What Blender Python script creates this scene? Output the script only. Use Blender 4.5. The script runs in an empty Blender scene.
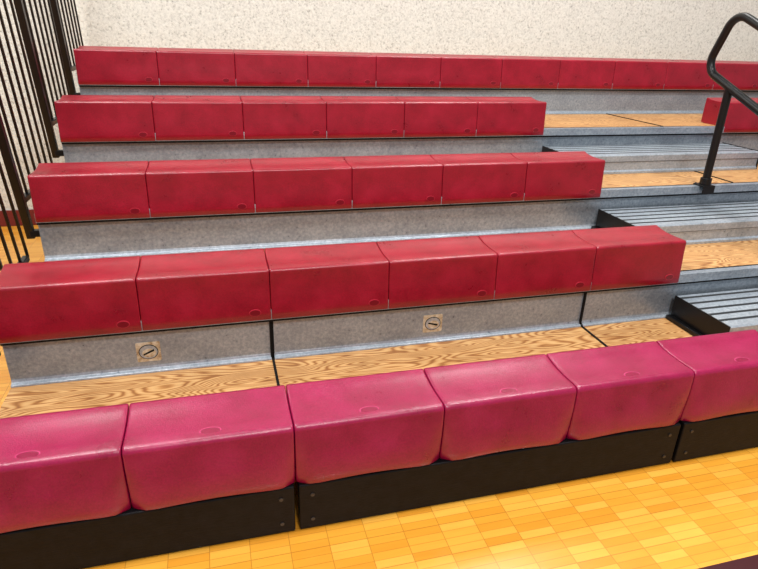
import bpy, math, random
from mathutils import Matrix, Vector
random.seed(4)
sc=bpy.context.scene
sc.view_settings.view_transform='Standard'
M=0.457; D=.6665; RI=.2197
FLOOR=-.412
# ---------------------------------------------------------------- materials
def newmat(name):
    m=bpy.data.materials.new(name); m.use_nodes=True
    nt=m.node_tree; b=nt.nodes['Principled BSDF']
    return m,nt,b
def N(nt,t,**k):
    n=nt.nodes.new(t)
    for a,v in k.items(): setattr(n,a,v)
    return n
def mapping(nt,scale=(1,1,1),rot=(0,0,0),coord='Object',loc=(0,0,0)):
    tc=N(nt,'ShaderNodeTexCoord'); mp=N(nt,'ShaderNodeMapping')
    nt.links.new(tc.outputs[coord],mp.inputs['Vector'])
    mp.inputs['Scale'].default_value=scale; mp.inputs['Rotation'].default_value=rot; mp.inputs['Location'].default_value=loc
    return mp.outputs['Vector']
def noise(nt,vec,scale,detail=4,rough=.5,dist=0):
    n=N(nt,'ShaderNodeTexNoise'); nt.links.new(vec,n.inputs['Vector'])
    n.inputs['Scale'].default_value=scale; n.inputs['Detail'].default_value=detail
    n.inputs['Roughness'].default_value=rough; n.inputs['Distortion'].default_value=dist
    return n.outputs['Fac']
def mth(nt,op,a,b=None):
    n=N(nt,'ShaderNodeMath',operation=op)
    for i,v in enumerate((a,b)):
        if v is None: continue
        if isinstance(v,(int,float)): n.inputs[i].default_value=v
        else: nt.links.new(v,n.inputs[i])
    return n.outputs[0]
def ramp(nt,fac,stops):
    r=N(nt,'ShaderNodeValToRGB'); nt.links.new(fac,r.inputs['Fac'])
    e=r.color_ramp.elements
    while len(e)<len(stops): e.new(.5)
    for el,(p,c) in zip(e,stops):
        el.position=p; el.color=(*c,1) if len(c)==3 else c
    return r.outputs['Color']
def bump(nt,b,fac,strength,dist=.002,prev=None):
    n=N(nt,'ShaderNodeBump'); nt.links.new(fac,n.inputs['Height'])
    n.inputs['Strength'].default_value=strength; n.inputs['Distance'].default_value=dist
    if prev is not None: nt.links.new(prev,n.inputs['Normal'])
    nt.links.new(n.outputs['Normal'],b.inputs['Normal']); return n.outputs['Normal']
def mix(nt,fac,a,bcol,mode='MIX'):
    n=N(nt,'ShaderNodeMix',data_type='RGBA',blend_type=mode)
    for sock,v in ((n.inputs[0],fac),(n.inputs[6],a),(n.inputs[7],bcol)):
        if isinstance(v,(int,float)): sock.default_value=v
        elif isinstance(v,tuple): sock.default_value=(*v,1)
        else: nt.links.new(v,sock)
    return n.outputs[2]
def srgb(r,g,b):
    f=lambda c:(c/255/12.92) if c/255<=.04045 else ((c/255+.055)/1.055)**2.4
    return (f(r),f(g),f(b))

def seat_mat(name,c1,c2,c3,rough):
    m,nt,b=newmat(name)
    v=mapping(nt)
    n1=noise(nt,v,9,5,.6)
    col=ramp(nt,n1,[(.3,c1),(.5,c2),(.72,c3)])
    n2=noise(nt,v,170,3,.7)
    col=mix(nt,.4,col,ramp(nt,n2,[(.35,(.42,.42,.42)),(.65,(1,1,1))]),'MULTIPLY')
    nt.links.new(col,b.inputs['Base Color'])
    r=N(nt,'ShaderNodeMapRange'); nt.links.new(n1,r.inputs[0]); r.inputs[3].default_value=rough-.06; r.inputs[4].default_value=rough+.1
    nt.links.new(r.outputs[0],b.inputs['Roughness'])
    b.inputs['Specular IOR Level'].default_value=.55
    p=bump(nt,b,noise(nt,v,220,3,.6),.45,.0014)
    bump(nt,b,noise(nt,v,12,2,.5),.2,.004,p)
    return m
M_RED=seat_mat('crimson_vinyl',srgb(132,3,28),srgb(148,5,34),srgb(162,12,43),.28)
M_PINK=seat_mat('magenta_vinyl',srgb(136,5,56),srgb(150,8,66),srgb(162,18,77),.28)
def simple(name,c,rough=.5,metal=0,b1=0,bs=200,spec=.5):
    m,nt,b=newmat(name); b.inputs['Base Color'].default_value=(*c,1)
    b.inputs['Roughness'].default_value=rough; b.inputs['Metallic'].default_value=metal
    b.inputs['Specular IOR Level'].default_value=spec
    if b1: bump(nt,b,noise(nt,mapping(nt),bs,3),b1)
    return m
M_LOGO=simple('oval_medallion_red',srgb(176,40,58),.3,0,.1)
M_LOGOC=simple('oval_medallion_centre',srgb(112,4,24),.3,0,.1)
M_LOGOP=simple('oval_medallion_pink',srgb(190,60,110),.22,0,.1)
M_LOGOPC=simple('oval_medallion_pink_centre',srgb(128,8,54),.18,0,.1)
M_BLACK=simple('black_powder_coat',(.004,.004,.0045),.35,spec=.35)
M_DARK=simple('dark_gap_shade_and_trim',(.004,.004,.004),.7,spec=.2)  # near-black stand-in for shade in gaps; also colours edge strips and rings
M_BOLT=simple('steel_bolt',(.06,.06,.065),.4,.7)
def galv(name,a,bq,c):
    m,nt,b=newmat(name)
    v=mapping(nt)
    n0=noise(nt,mapping(nt,(1,1,1)),70,5,.7)
    col=ramp(nt,n0,[(.35,a),(.5,bq),(.65,c)])
    n=noise(nt,mapping(nt,(1,1,1.6)),5,6,.65)
    col=mix(nt,.6,col,ramp(nt,n,[(.35,(.62,.64,.66)),(.62,(1,1,1))]),'MULTIPLY')
    sp=noise(nt,v,70,2,.5)
    col=mix(nt,.65,col,ramp(nt,sp,[(.25,(.3,.3,.3)),(.30,(1,1,1))]),'MULTIPLY')
    nt.links.new(col,b.inputs['Base Color'])
    b.inputs['Metallic'].default_value=.4; b.inputs['Roughness'].default_value=.34
    bump(nt,b,n,.12,.003)
    return m
M_GALV=galv('galvanized_steel',srgb(138,148,159),srgb(154,164,174),srgb(172,181,190))
M_GALV2=galv('galvanized_tread',srgb(156,166,176),srgb(172,181,190),srgb(190,198,206))
# plywood
m,nt,b=newmat('plywood_deck'); M_PLY=m
v=mapping(nt,(1.0,6.0,1.0)); v2=mapping(nt,(3,80,3))
n=noise(nt,v,1.7,1.5,.4,.2)
si=mth(nt,'SINE',mth(nt,'MULTIPLY',n,210))
ma=N(nt,'ShaderNodeMapRange'); nt.links.new(si,ma.inputs[0]); ma.inputs[1].default_value=-1
g=ramp(nt,ma.outputs[0],[(0,srgb(152,100,52)),(.3,srgb(188,136,80)),(.6,srgb(204,156,100)),(1,srgb(212,168,112))])
g=mix(nt,.55,g,ramp(nt,noise(nt,v2,3,4,.6),[(.3,(.6,.52,.44)),(.6,(1,1,1))]),'MULTIPLY')
g=mix(nt,.5,g,ramp(nt,noise(nt,mapping(nt),5,4,.6),[(.35,(.64,.58,.5)),(.6,(1,1,1))]),'MULTIPLY')
nt.links.new(g,b.inputs['Base Color']); b.inputs['Roughness'].default_value=.45
m,nt,b=newmat('bare_patch_plate'); M_PATCH=m
nt.links.new(ramp(nt,noise(nt,mapping(nt),45,5,.7),[(.35,srgb(150,120,84)),(.5,srgb(196,178,146)),(.65,srgb(214,204,184))]),b.inputs['Base Color']); b.inputs['Roughness'].default_value=.6
# black board
m,nt,b=newmat('black_painted_board'); M_BOARD=m
v=mapping(nt)
nt.links.new(ramp(nt,noise(nt,v,25,6,.7),[(.4,(.0035,.0035,.0045)),(.68,(.007,.007,.009)),(.8,(.03,.03,.033))]),b.inputs['Base Color'])
b.inputs['Roughness'].default_value=.5; b.inputs['Specular IOR Level'].default_value=.16; bump(nt,b,noise(nt,mapping(nt,(1,1,8)),30,5),.3,.003)
# gym floor: finger-block parquet, aligned joints
m,nt,b=newmat('maple_finger_parquet'); M_FLOOR=m
tc=N(nt,'ShaderNodeTexCoord'); sx=N(nt,'ShaderNodeSeparateXYZ'); nt.links.new(tc.outputs['Object'],sx.inputs[0])
S=.116; NF=4
vv=mth(nt,'DIVIDE',mth(nt,'ADD',sx.outputs[1],.02),S); fv=mth(nt,'FLOOR',vv); rv=mth(nt,'FRACT',vv)
u=mth(nt,'DIVIDE',mth(nt,'ADD',sx.outputs[0],.03),S)
fu=mth(nt,'FLOOR',u); ru=mth(nt,'FRACT',u)
fc=mth(nt,'MULTIPLY',rv,NF)
def edge(x,w):
    d=mth(nt,'MINIMUM',x,mth(nt,'SUBTRACT',1,x)); return mth(nt,'LESS_THAN',d,w)
ln=mth(nt,'MULTIPLY',edge(mth(nt,'FRACT',fc),.04),.7)
ln=mth(nt,'MAXIMUM',ln,mth(nt,'MAXIMUM',edge(ru,.010),edge(rv,.011)))
cx=N(nt,'ShaderNodeCombineXYZ'); nt.links.new(fu,cx.inputs[0]); nt.links.new(fv,cx.inputs[1]); nt.links.new(mth(nt,'FLOOR',fc),cx.inputs[2])
wn=N(nt,'ShaderNodeTexWhiteNoise'); nt.links.new(cx.outputs[0],wn.inputs['Vector'])
col=ramp(nt,wn.outputs['Value'],[(0,srgb(214,142,40)),(.5,srgb(222,155,50)),(1,srgb(232,170,68))])
col=mix(nt,.25,col,ramp(nt,noise(nt,mapping(nt,(1,6,1)),7,4,.6),[(.3,(.8,.7,.6)),(.6,(1,1,1))]),'MULTIPLY')
col=mix(nt,mth(nt,'MULTIPLY',ln,.6),col,srgb(146,84,20))
an=mth(nt,'MULTIPLY',mth(nt,'LESS_THAN',sx.outputs[1],-1.05),mth(nt,'GREATER_THAN',sx.outputs[1],-1.35))
col=mix(nt,an,col,srgb(60,10,18))
nt.links.new(col,b.inputs['Base Color']); b.inputs['Roughness'].default_value=.28
b.inputs['Coat Weight'].default_value=.4; b.inputs['Coat Roughness'].default_value=.1
# wall
m,nt,b=newmat('cream_textured_wall'); M_WALL=m
v=mapping(nt)
n1=noise(nt,v,70,5,.7)
col=ramp(nt,n1,[(.30,srgb(140,138,130)),(.42,srgb(208,207,198)),(.6,srgb(228,227,218))])
nt.links.new(col,b.inputs['Base Color']); b.inputs['Roughness'].default_value=.85
bump(nt,b,n1,.8,.008)
M_BASE=simple('red_baseboard_vinyl',srgb(110,26,26),.5)

# ---------------------------------------------------------------- helpers
def mesh_obj(name,verts,faces,mats,parent=None,fm=None,smooth=False):
    me=bpy.data.meshes.new(name); me.from_pydata(verts,[],faces)
    for mm in (mats if isinstance(mats,list) else [mats]): me.materials.append(mm)
    if fm:
        for p,i in zip(me.polygons,fm): p.material_index=i
    if smooth:
        for p in me.polygons: p.use_smooth=True
    me.update()
    o=bpy.data.objects.new(name,me); sc.collection.objects.link(o)
    if parent: o.parent=parent
    return o
def empty(name):
    o=bpy.data.objects.new(name,None); sc.collection.objects.link(o); o.empty_display_size=.1; return o
class G:
    def __init__(s): s.v=[];s.f=[];s.m=[]
    def hexa(s,p,mi=0):
        n=len(s.v); s.v+=p
        for q in ((0,3,2,1),(4,5,6,7),(0,1,5,4),(1,2,6,5),(2,3,7,6),(3,0,4,7)): s.f.append(tuple(n+i for i in q)); s.m.append(mi)
    def box(s,x0,x1,y0,y1,z0,z1,mi=0,lean=0,zb=0):
        s.hexa([(x0,y0-lean*(z0-zb),z0),(x1,y0-lean*(z0-zb),z0),(x1,y1-lean*(z0-zb),z0),(x0,y1-lean*(z0-zb),z0),
                (x0,y0-lean*(z1-zb),z1),(x1,y0-lean*(z1-zb),z1),(x1,y1-lean*(z1-zb),z1),(x0,y1-lean*(z1-zb),z1)],mi)
    def prism(s,prof,x0,x1,mi=0,fm=None):
        n=len(s.v);k=len(prof)
        s.v+=[(x0,y,z) for y,z in prof]+[(x1,y,z) for y,z in prof]
        for i in range(k):
            j=(i+1)%k; s.f.append((n+i,n+j,n+k+j,n+k+i)); s.m.append(fm[i] if fm else mi)
        s.f.append(tuple(n+i for i in reversed(range(k)))); s.m.append(mi)
        s.f.append(tuple(n+k+i for i in range(k))); s.m.append(mi)
    def cyl(s,c,ax,r,h,mi=0,seg=20,r2=None):
        ax=Vector(ax).normalized(); u=Vector((1,0,0)) if abs(ax.x)<.9 else Vector((0,1,0)); w=ax.cross(u).normalized(); u=w.cross(ax)
        r2=r2 or r; n=len(s.v)
        for t in (0,1):
            for i in range(seg):
                a=2*math.pi*i/seg; p=Vector(c)+u*math.cos(a)*r+w*math.sin(a)*r2+ax*h*t; s.v.append(tuple(p))
        for i in range(seg):
            j=(i+1)%seg; s.f.append((n+i,n+j,n+seg+j,n+seg+i)); s.m.append(mi)
        s.f.append(tuple(n+i for i in reversed(range(seg)))); s.m.append(mi)
        s.f.append(tuple(n+seg+i for i in range(seg))); s.m.append(mi)
    def obj(s,name,mats,parent=None,bevel=0,smooth=False):
        o=mesh_obj(name,s.v,s.f,mats,parent,s.m,smooth)
        if bevel:
            b=o.modifiers.new('bevel','BEVEL'); b.width=bevel; b.segments=2; b.limit_method='ANGLE'
        return o
def tube(name,pts,r,mat,parent=None,cyclic=False,res=6):
    cu=bpy.data.curves.new(name,'CURVE'); cu.dimensions='3D'; cu.bevel_depth=r; cu.bevel_resolution=res; cu.use_fill_caps=True
    sp=cu.splines.new('POLY'); sp.points.add(len(pts)-1)
    for p,q in zip(sp.points,pts): p.co=(*q,1)
    sp.use_cyclic_u=cyclic; cu.materials.append(mat); sp.use_smooth=True
    o=bpy.data.objects.new(name,cu); sc.collection.objects.link(o)
    if parent: o.parent=parent
    return o

def rowY(k): return -.644 if k==1 else (k-2)*D
def rowZ(k): return -.2318 if k==1 else (k-2)*RI
def deckZ(k): return rowZ(k)+.038 if k>1 else -.1815
# ---------------------------------------------------------------- seat shells
def seat_profile(front):
    h=.207 if front else .199; w=.222
    P=[(0.004,0.0),(0.0,.004),(.001,.03),(.003,.06),(.006,.10),(.009,.14)]
    r=.020 if front else .012
    cy,cz=.010+r,h-r
    for i in range(0,9):
        a=math.pi-(math.pi/2-.06)*i/8
        P.append((cy+r*math.cos(a),cz+r*math.sin(a)))
    P+=[(.07,h-.002),(.10,h-.003),(.14,h-.002),(.18,h+.003),(w-.012,h+.010),(w-.003,h+.008),(w,h-.002),(w+.002,h-.06),(w+.002,.045)]
    return P
def seat_row(k,x0,x1,y,z,front=False):
    prof=seat_profile(front); n=len(prof)
    nor=[]
    for i in range(n):
        a=Vector(prof[max(i-1,0)]);c=Vector(prof[min(i+1,n-1)]); t=(c-a).normalized(); nor.append(Vector((-t.y,t.x)))
    V=[];F=[];FM=[]
    for mi in range(x0,x1):
        w=M
        st=([(0.001,.006),(.002,.0025),(.004,.0008)] if front else [(0.0008,.0045),(.0015,.0018),(.003,.0005)])+[(.008,.0),(.02,0),(.04,0),(.07,0),(.10,0),(.15,0),(w/2-.05,0),(w/2,0)]
        st=st+[(w-a,e) for a,e in reversed(st[:-1])]
        base=len(V); jit=random.uniform(-.001,.001)
        for a,e in st:
            ea=min(a,w-a)
            for (py,pz),nn in zip(prof,nor):
                yy=py; zz=pz
                if pz<.13 and py<.03:
                    if front:
                        k1=max(0,1-ea/.045)*max(0,1-pz/.13)
                        yy+=.022*k1
                        yy-=.003*math.sin(math.pi*a/w)*math.sin(math.pi*min(pz/.15,1))
                        if pz<.02: zz-=.004*math.cos(2*math.pi*a/w)
                    else:
                        yy-=.001*math.sin(math.pi*a/w)*math.sin(math.pi*min(pz/.15,1))
                if pz>.15 and .05<py<.2: zz-=.0015*math.sin(math.pi*a/w)
                V.append((mi*M+a, y+jit+yy-nn.x*e, z+zz-nn.y*e))
        S=len(st)
        for i in range(S-1):
            for j in range(n-1):
                F.append((base+i*n+j,base+(i+1)*n+j,base+(i+1)*n+j+1,base+i*n+j+1)); FM.append(0)
        F.append(tuple(base+j for j in range(n))); FM.append(0)
        F.append(tuple(base+(S-1)*n+j for j in reversed(range(n)))); FM.append(0)
    e=empty('bleacher_seat_bench')
    o=mesh_obj('seat_shells',V,F,M_PINK if front else M_RED,e,FM,True)
    for p in o.data.polygons:
        if len(p.vertices)>4: p.use_smooth=False
    g=G(); g.box(x0*M+.004,x1*M-.004,y+.026,y+.20,z+.012,z+.15); g.obj('seam_shade_strip',M_DARK,e)  # added dark strip behind the shells, standing in for shade in the seams
    g=G()
    for mi in range(x0,x1):
        if front:
            c=(mi*M+M*.50, y+.047, z+.207-.0055); g.cyl(c,(0,-.04,1),.030,.0045,0,28,.016)
            g.cyl(c,(0,-.04,1),.0265,.0052,1,28,.013)
        else:
            c=(mi*M+M*.87, y+.0035, z+.034); g.cyl(c,(0,-1,.03),.022,.0050,0,28,.014)
            g.cyl(c,(0,-1,.03),.0195,.0058,1,28,.0115)
    g.obj('oval_medallions',[M_LOGOP,M_LOGOPC] if front else [M_LOGO,M_LOGOC],e)
    return e
seat_row(1,-5,0,rowY(1),rowZ(1),True)
seat_row(1,0,3,rowY(1),rowZ(1),True)
seat_row(1,3,4,rowY(1),rowZ(1),True)
for k in (2,3,4):
    seat_row(k,-2,4,rowY(k),rowZ(k)); seat_row(k,7,12,rowY(k),rowZ(k))
seat_row(5,-2,12,rowY(5),rowZ(5))
seat_row(1,7,12,rowY(1),rowZ(1),True)

# ---------------------------------------------------------------- bleacher structure
fr=empty('telescopic_bleacher_frame')
gd=G();gg=G();gn=G();gp=G();gk=G();gb=G()
XL=-2*M; XR=12*M
secs=[(-2,0),(0,3),(3,6),(6,9),(9,12)]
for k in range(1,6):
    yf=rowY(k)+.033; yb=rowY(k+1)+.05 if k<5 else 2.72
    z=deckZ(k)
    for a,bq in secs:
        last=(bq==12)
        xa,xb=a*M+.004,bq*M-.004
        if a==-2: xa=XL
        gd.box(xa,xb,yf+(.012 if k>1 else .02),yb,z-.018,z)
        if not last: gk.box(bq*M-.0045,bq*M+.0045,yf+.02,yb,z-.03,z+.004)
    if k>1:
        gg.box(XL,XR,yf-.030,yf+.004,z-.012,z+.002)
        gg.box(XL,XR,yf-.030,yf-.024,z-.040,z-.012)
        gk.box(XL+.002,XR,yf-.024,yf-.004,z-.050,z-.014)
        gk.box(XL+.002,XR,yf+.004,yf+.012,z-.012,z+.003)
        zr0=deckZ(k-1)
        parts=secs if k==2 else [(-2,12)]
        for a,bq in parts:
            xa,xb=a*M+(.006 if a>-2 else 0),bq*M-.006
            gg.box(xa,xb,yf-.003,yf+.003,zr0,z-.018)
            gn.prism([(yf-.003,zr0+.022),(yf-.007,zr0+.012),(yf-.020,zr0+.007),(yf-.022,zr0+.0005),(yf-.003,zr0+.0005)],xa,xb)
            if bq<12:
                gk.box(bq*M-.007,bq*M+.007,yf-.004,yf+.012,zr0-.01,z-.018)
                gk.box(bq*M-.008,bq*M-.003,yf-.014,yf,zr0,z-.04)
gd.obj('plywood_decks',M_PLY,fr,.001)
gg.obj('steel_risers',M_GALV,fr,.0012)
gn.obj('riser_base_flanges',M_GALV2,fr,.001)
for a,bq in [(-5,0),(0,3),(3,4),(7,12)]:
    xa,xb=a*M+.008,bq*M-.006
    gb.box(xa,xb,-.640,-.600,FLOOR+.004,-.236)
    gb.box(xa,xb,-.60,-.44,-.245,-.20)
    for x in (xa+.04,xb-.04):
        for zz in (-.275,-.37): gp.cyl((x,-.640,zz),(0,-1,0),.006,.003,0,14)
gb.obj('front_kick_boards',M_BOARD,fr,.004)
gb2=G(); gb2.box(4*M,7*M,-.60,-.575,FLOOR+.004,-.20); gb2.obj('aisle_kick_board',M_BOARD,fr,.003)
gp.obj('kick_board_bolts',M_BOLT,fr)
gk.obj('gap_shade_and_edge_strips',M_DARK,fr)  # dark boxes stand in for shade between sections, plus black deck-edge strips
gs=G()
for k in range(2,6):
    for a in (-2,0,3,6,9,12):
        x=a*M+(.03 if a==-2 else 0); gs.box(x-.02,x+.02,rowY(k)+.10,rowY(k)+.16,FLOOR,deckZ(k)-.02)
gs.obj('understructure_posts',M_BLACK,fr)
gl=G()
for k in range(2,6):
    gl.box(XL-.004,XL+.006,rowY(k)+.04,(rowY(k+1)+.03 if k<5 else 2.7),deckZ(k-1)-.0,deckZ(k)-.02)
gl.obj('end_channel_plates',M_GALV,fr)
gw=G()
def patch(x,z,rot):
    y=rowY(2)+.030
    n=len(gw.v); pts=[]
    hw,hh,r=.042,.040,.006
    for cx,cz,a0 in ((hw-r,hh-r,0),(-hw+r,hh-r,90),(-hw+r,-hh+r,180),(hw-r,-hh+r,270)):
        for i in range(5):
            a=math.radians(a0+i*22.5); pts.append((cx+r*math.cos(a),cz+r*math.sin(a)))
    k=len(pts)
    gw.v+=[(x+a,y-.0022,z+c) for a,c in pts]+[(x+a,y+.003,z+c) for a,c in pts]
    gw.f.append(tuple(n+i for i in reversed(range(k)))); gw.m.append(0)
    for i in range(k):
        j=(i+1)%k; gw.f.append((n+i,n+j,n+k+j,n+k+i)); gw.m.append(0)
    gw.cyl((x,y-.002,z),(0,-1,0),.034,.0015,1,28,.030)
    gw.cyl((x,y-.002,z),(0,-1,0),.0315,.0022,2,28,.0275)
    gw.cyl((x+.002,y-.002,z-.004),(0,-1,0),.024,.0030,0,28,.018)
    n=len(gw.v); ca,sa=math.cos(rot),math.sin(rot)
    for u_,wv in ((-.022,-.003),(.020,-.007),(.022,.001),(-.020,.003)):
        gw.v.append((x+u_*ca-wv*sa,y-.0056,z+u_*sa+wv*ca))
    gw.f.append((n,n+1,n+2,n+3)); gw.m.append(1)
patch(-.45,-.100,.5); patch(.66,-.098,-.2)
gw.obj('riser_access_patches',[M_PATCH,M_DARK,M_GALV2],fr)

# ---------------------------------------------------------------- aisle steps
M_GROOVE=simple('tread_groove_dark',(.06,.063,.068),.6)  # darker grey on the tread grooves and lip underside
for k in range(2,5):
    e=empty('aisle_step')
    z0=deckZ(k-1)+.0005; z1=z0+.112; y1=rowY(k)+.008; y0=y1-.315
    x0,x1=4*M+.012,7*M+.02
    prof=[(y1,z0+.07),(y1,z1)]; fm=[0,0]
    nr=5; wd=(y1-y0-.03)/nr
    for i in range(nr):
        yy=y1-.008-i*wd
        prof+=[(yy-.010,z1),(yy-.012,z1-.008),(yy-.026,z1-.008),(yy-.028,z1)]; fm+=[1,1,1,0]
    prof+=[(y0+.006,z1),(y0,z1-.006),(y0,z1-.04),(y0+.004,z1-.044),(y0+.004,z0+.02),(y0-.006,z0+.012),(y0-.006,z0),(y0+.03,z0),(y0+.03,z0+.07)]
    fm+=[0,0,1,0,0,0,0,0,0]
    L=len(prof); fr_=[fm[(L-2-i)%L] for i in range(L)]
    g=G(); g.prism(list(reversed(prof)),x0,x1,0,fr_); g.obj('step_tread',[M_GALV2,M_GROOVE],e)
    g=G()
    for xx in (x0-.006,x1):
        g.box(xx,xx+.006,y0-.006,y1,z0,z1+.004)
    g.box(x0-.03,x0-.006,y0+.0,y1,z0,z0+.02)
    g.box(x0+.01,x1-.01,y0+.05,y1-.02,z0,z0+.03)
    g.obj('step_end_caps',M_BLACK,e,.002)

# ---------------------------------------------------------------- handrail
hr=empty('aisle_handrail'); hx=2.50
def arc(c,r,a0,a1,n=12): return [(hx,c[0]+r*math.cos(math.radians(a0+(a1-a0)*i/n)),c[1]+r*math.sin(math.radians(a0+(a1-a0)*i/n))) for i in range(n+1)]
SLP=.42
sl=Vector((1,SLP)).normalized(); nr_=Vector((-sl.y,sl.x)); ang=math.degrees(math.atan2(sl.y,sl.x))
far_bot=Vector((.868,.872)); H=.31
r=.085
cb=far_bot-sl*r+nr_*r; ct=cb+nr_*(H-2*r)
L=1.15
nb=cb-sl*L; ntp=ct-sl*L
pts=arc(cb,r,ang-90,ang)+arc(ct,r,ang,ang+90)+arc(ntp,r,ang+90,ang+180)+arc(nb,r,ang+180,ang+270)
tube('rail_loop',pts,.021,M_BLACK,hr,True)
by=.672
zb=far_bot.y+(by-far_bot.x)*SLP
tube('post_rear',[(hx,by,deckZ(3)-.0),(hx,by,zb)],.021,M_BLACK,hr)
by2=.005
tube('post_front',[(hx,by2,deckZ(2)),(hx,by2,far_bot.y+(by2-far_bot.x)*SLP)],.021,M_BLACK,hr)
g=G()
for yy,zz in ((by,deckZ(3)),(by2,deckZ(2))):
    g.cyl((hx,yy,zz+.003),(0,0,1),.030,.045,0,24)
    g.box(hx-.04,hx+.04,yy-.006-.025,yy+.045,zz+.003,zz+.010)
    g.box(hx-.04,hx+.04,yy-.006-.031,yy-.006-.025,zz-.035,zz+.010)
    for dx in (-.03,.03): g.cyl((hx+dx,yy+.036,zz+.010),(0,0,1),.006,.005,1,6)
g.obj('base_sockets',[M_BLACK,M_BOLT],hr,.002)

# ---------------------------------------------------------------- side guard rail
gr=empty('side_guard_rail'); gx=-.965
g=G(); tp=G(); LN=.22
for k in range(2,6):
    y0=rowY(k)+.04; y1=(rowY(k+1)-.03 if k<5 else 2.64); zd=deckZ(k)
    zt=zd+1.10
    kw=dict(lean=LN,zb=zd)
    g.box(gx-.016,gx+.016,y0,y0+.032,zd-.13,zt,**kw)
    g.box(gx-.012,gx+.012,y0+.03,y1,zd+.03,zd+.055,**kw)
    g.box(gx-.012,gx+.012,y0+.03,y1,zt-.03,zt,**kw)
    n=6
    for i in range(1,n+1):
        yy=y0+.02+(y1-y0)*i/(n); tp.box(gx-.005,gx+.005,yy-.005,yy+.005,zd+.04,zt-.02,**kw)
    if k>2: g.box(gx,XL+.03,y0+.02,y0+.05,zd-.12,zd-.09)
g.obj('guard_posts',M_BLACK,gr,.003); tp.obj('guard_pickets',M_BLACK,gr)

# ---------------------------------------------------------------- room
g=G(); g.box(-5,9,-6,2.85,FLOOR-.05,FLOOR); g.obj('floor',M_FLOOR)
g=G(); g.box(-5,9,2.75,2.9,FLOOR,5.5); g.obj('wall_back',M_WALL)
g=G(); g.box(-5,9,2.738,2.75,FLOOR,FLOOR+.12); g.obj('baseboard_back',M_BASE,None,.003)

# ---------------------------------------------------------------- lights
w=bpy.data.worlds.new('gym_ambient'); sc.world=w; w.use_nodes=True
w.node_tree.nodes['Background'].inputs[0].default_value=(.94,.97,1,1); w.node_tree.nodes['Background'].inputs[1].default_value=.42
def area(name,loc,rot,sx_,sy_,e,c=(1,1,1)):
    l=bpy.data.lights.new(name,'AREA'); l.shape='RECTANGLE'; l.size=sx_; l.size_y=sy_; l.energy=e; l.color=c
    o=bpy.data.objects.new(name,l); o.location=loc; o.rotation_euler=rot; sc.collection.objects.link(o); return o
area('gym_ceiling_light',(-1.5,-.6,4.6),(math.radians(5),0,0),.8,.8,165,(1,.985,.96))
area('gym_ceiling_light',(2.5,-.6,4.6),(math.radians(5),0,0),.8,.8,165,(1,.985,.96))
area('gym_ceiling_light',(.5,-4.5,5.0),(math.radians(35),0,0),1.0,1.0,215,(1,.985,.96))
area('gym_ceiling_light',(-1.8,2.2,4.6),(0,0,0),.8,.8,80,(1,.985,.96))
area('gym_ceiling_light',(2.6,2.2,4.6),(0,0,0),.8,.8,80,(1,.985,.96))

# ---------------------------------------------------------------- camera
f=587.7904;yaw=.2758;pit=.4087;rol=.0333
c,s=math.cos(yaw),math.sin(yaw)
fh=Vector((s,c,0)); rt=Vector((c,-s,0)); up=Vector((0,0,1))
fw=math.cos(pit)*fh-math.sin(pit)*up; u2=math.sin(pit)*fh+math.cos(pit)*up
R=math.cos(rol)*rt+math.sin(rol)*u2; U=-math.sin(rol)*rt+math.cos(rol)*u2
cam=bpy.data.cameras.new('camera'); co=bpy.data.objects.new('camera',cam); sc.collection.objects.link(co)
cam.sensor_width=36; cam.lens=f/758*36; cam.clip_start=.05
mt=Matrix((R,U,-fw)).transposed().to_4x4(); mt.translation=Vector((-0.1531,-2.0069,1.0135)); co.matrix_world=mt
sc.camera=co
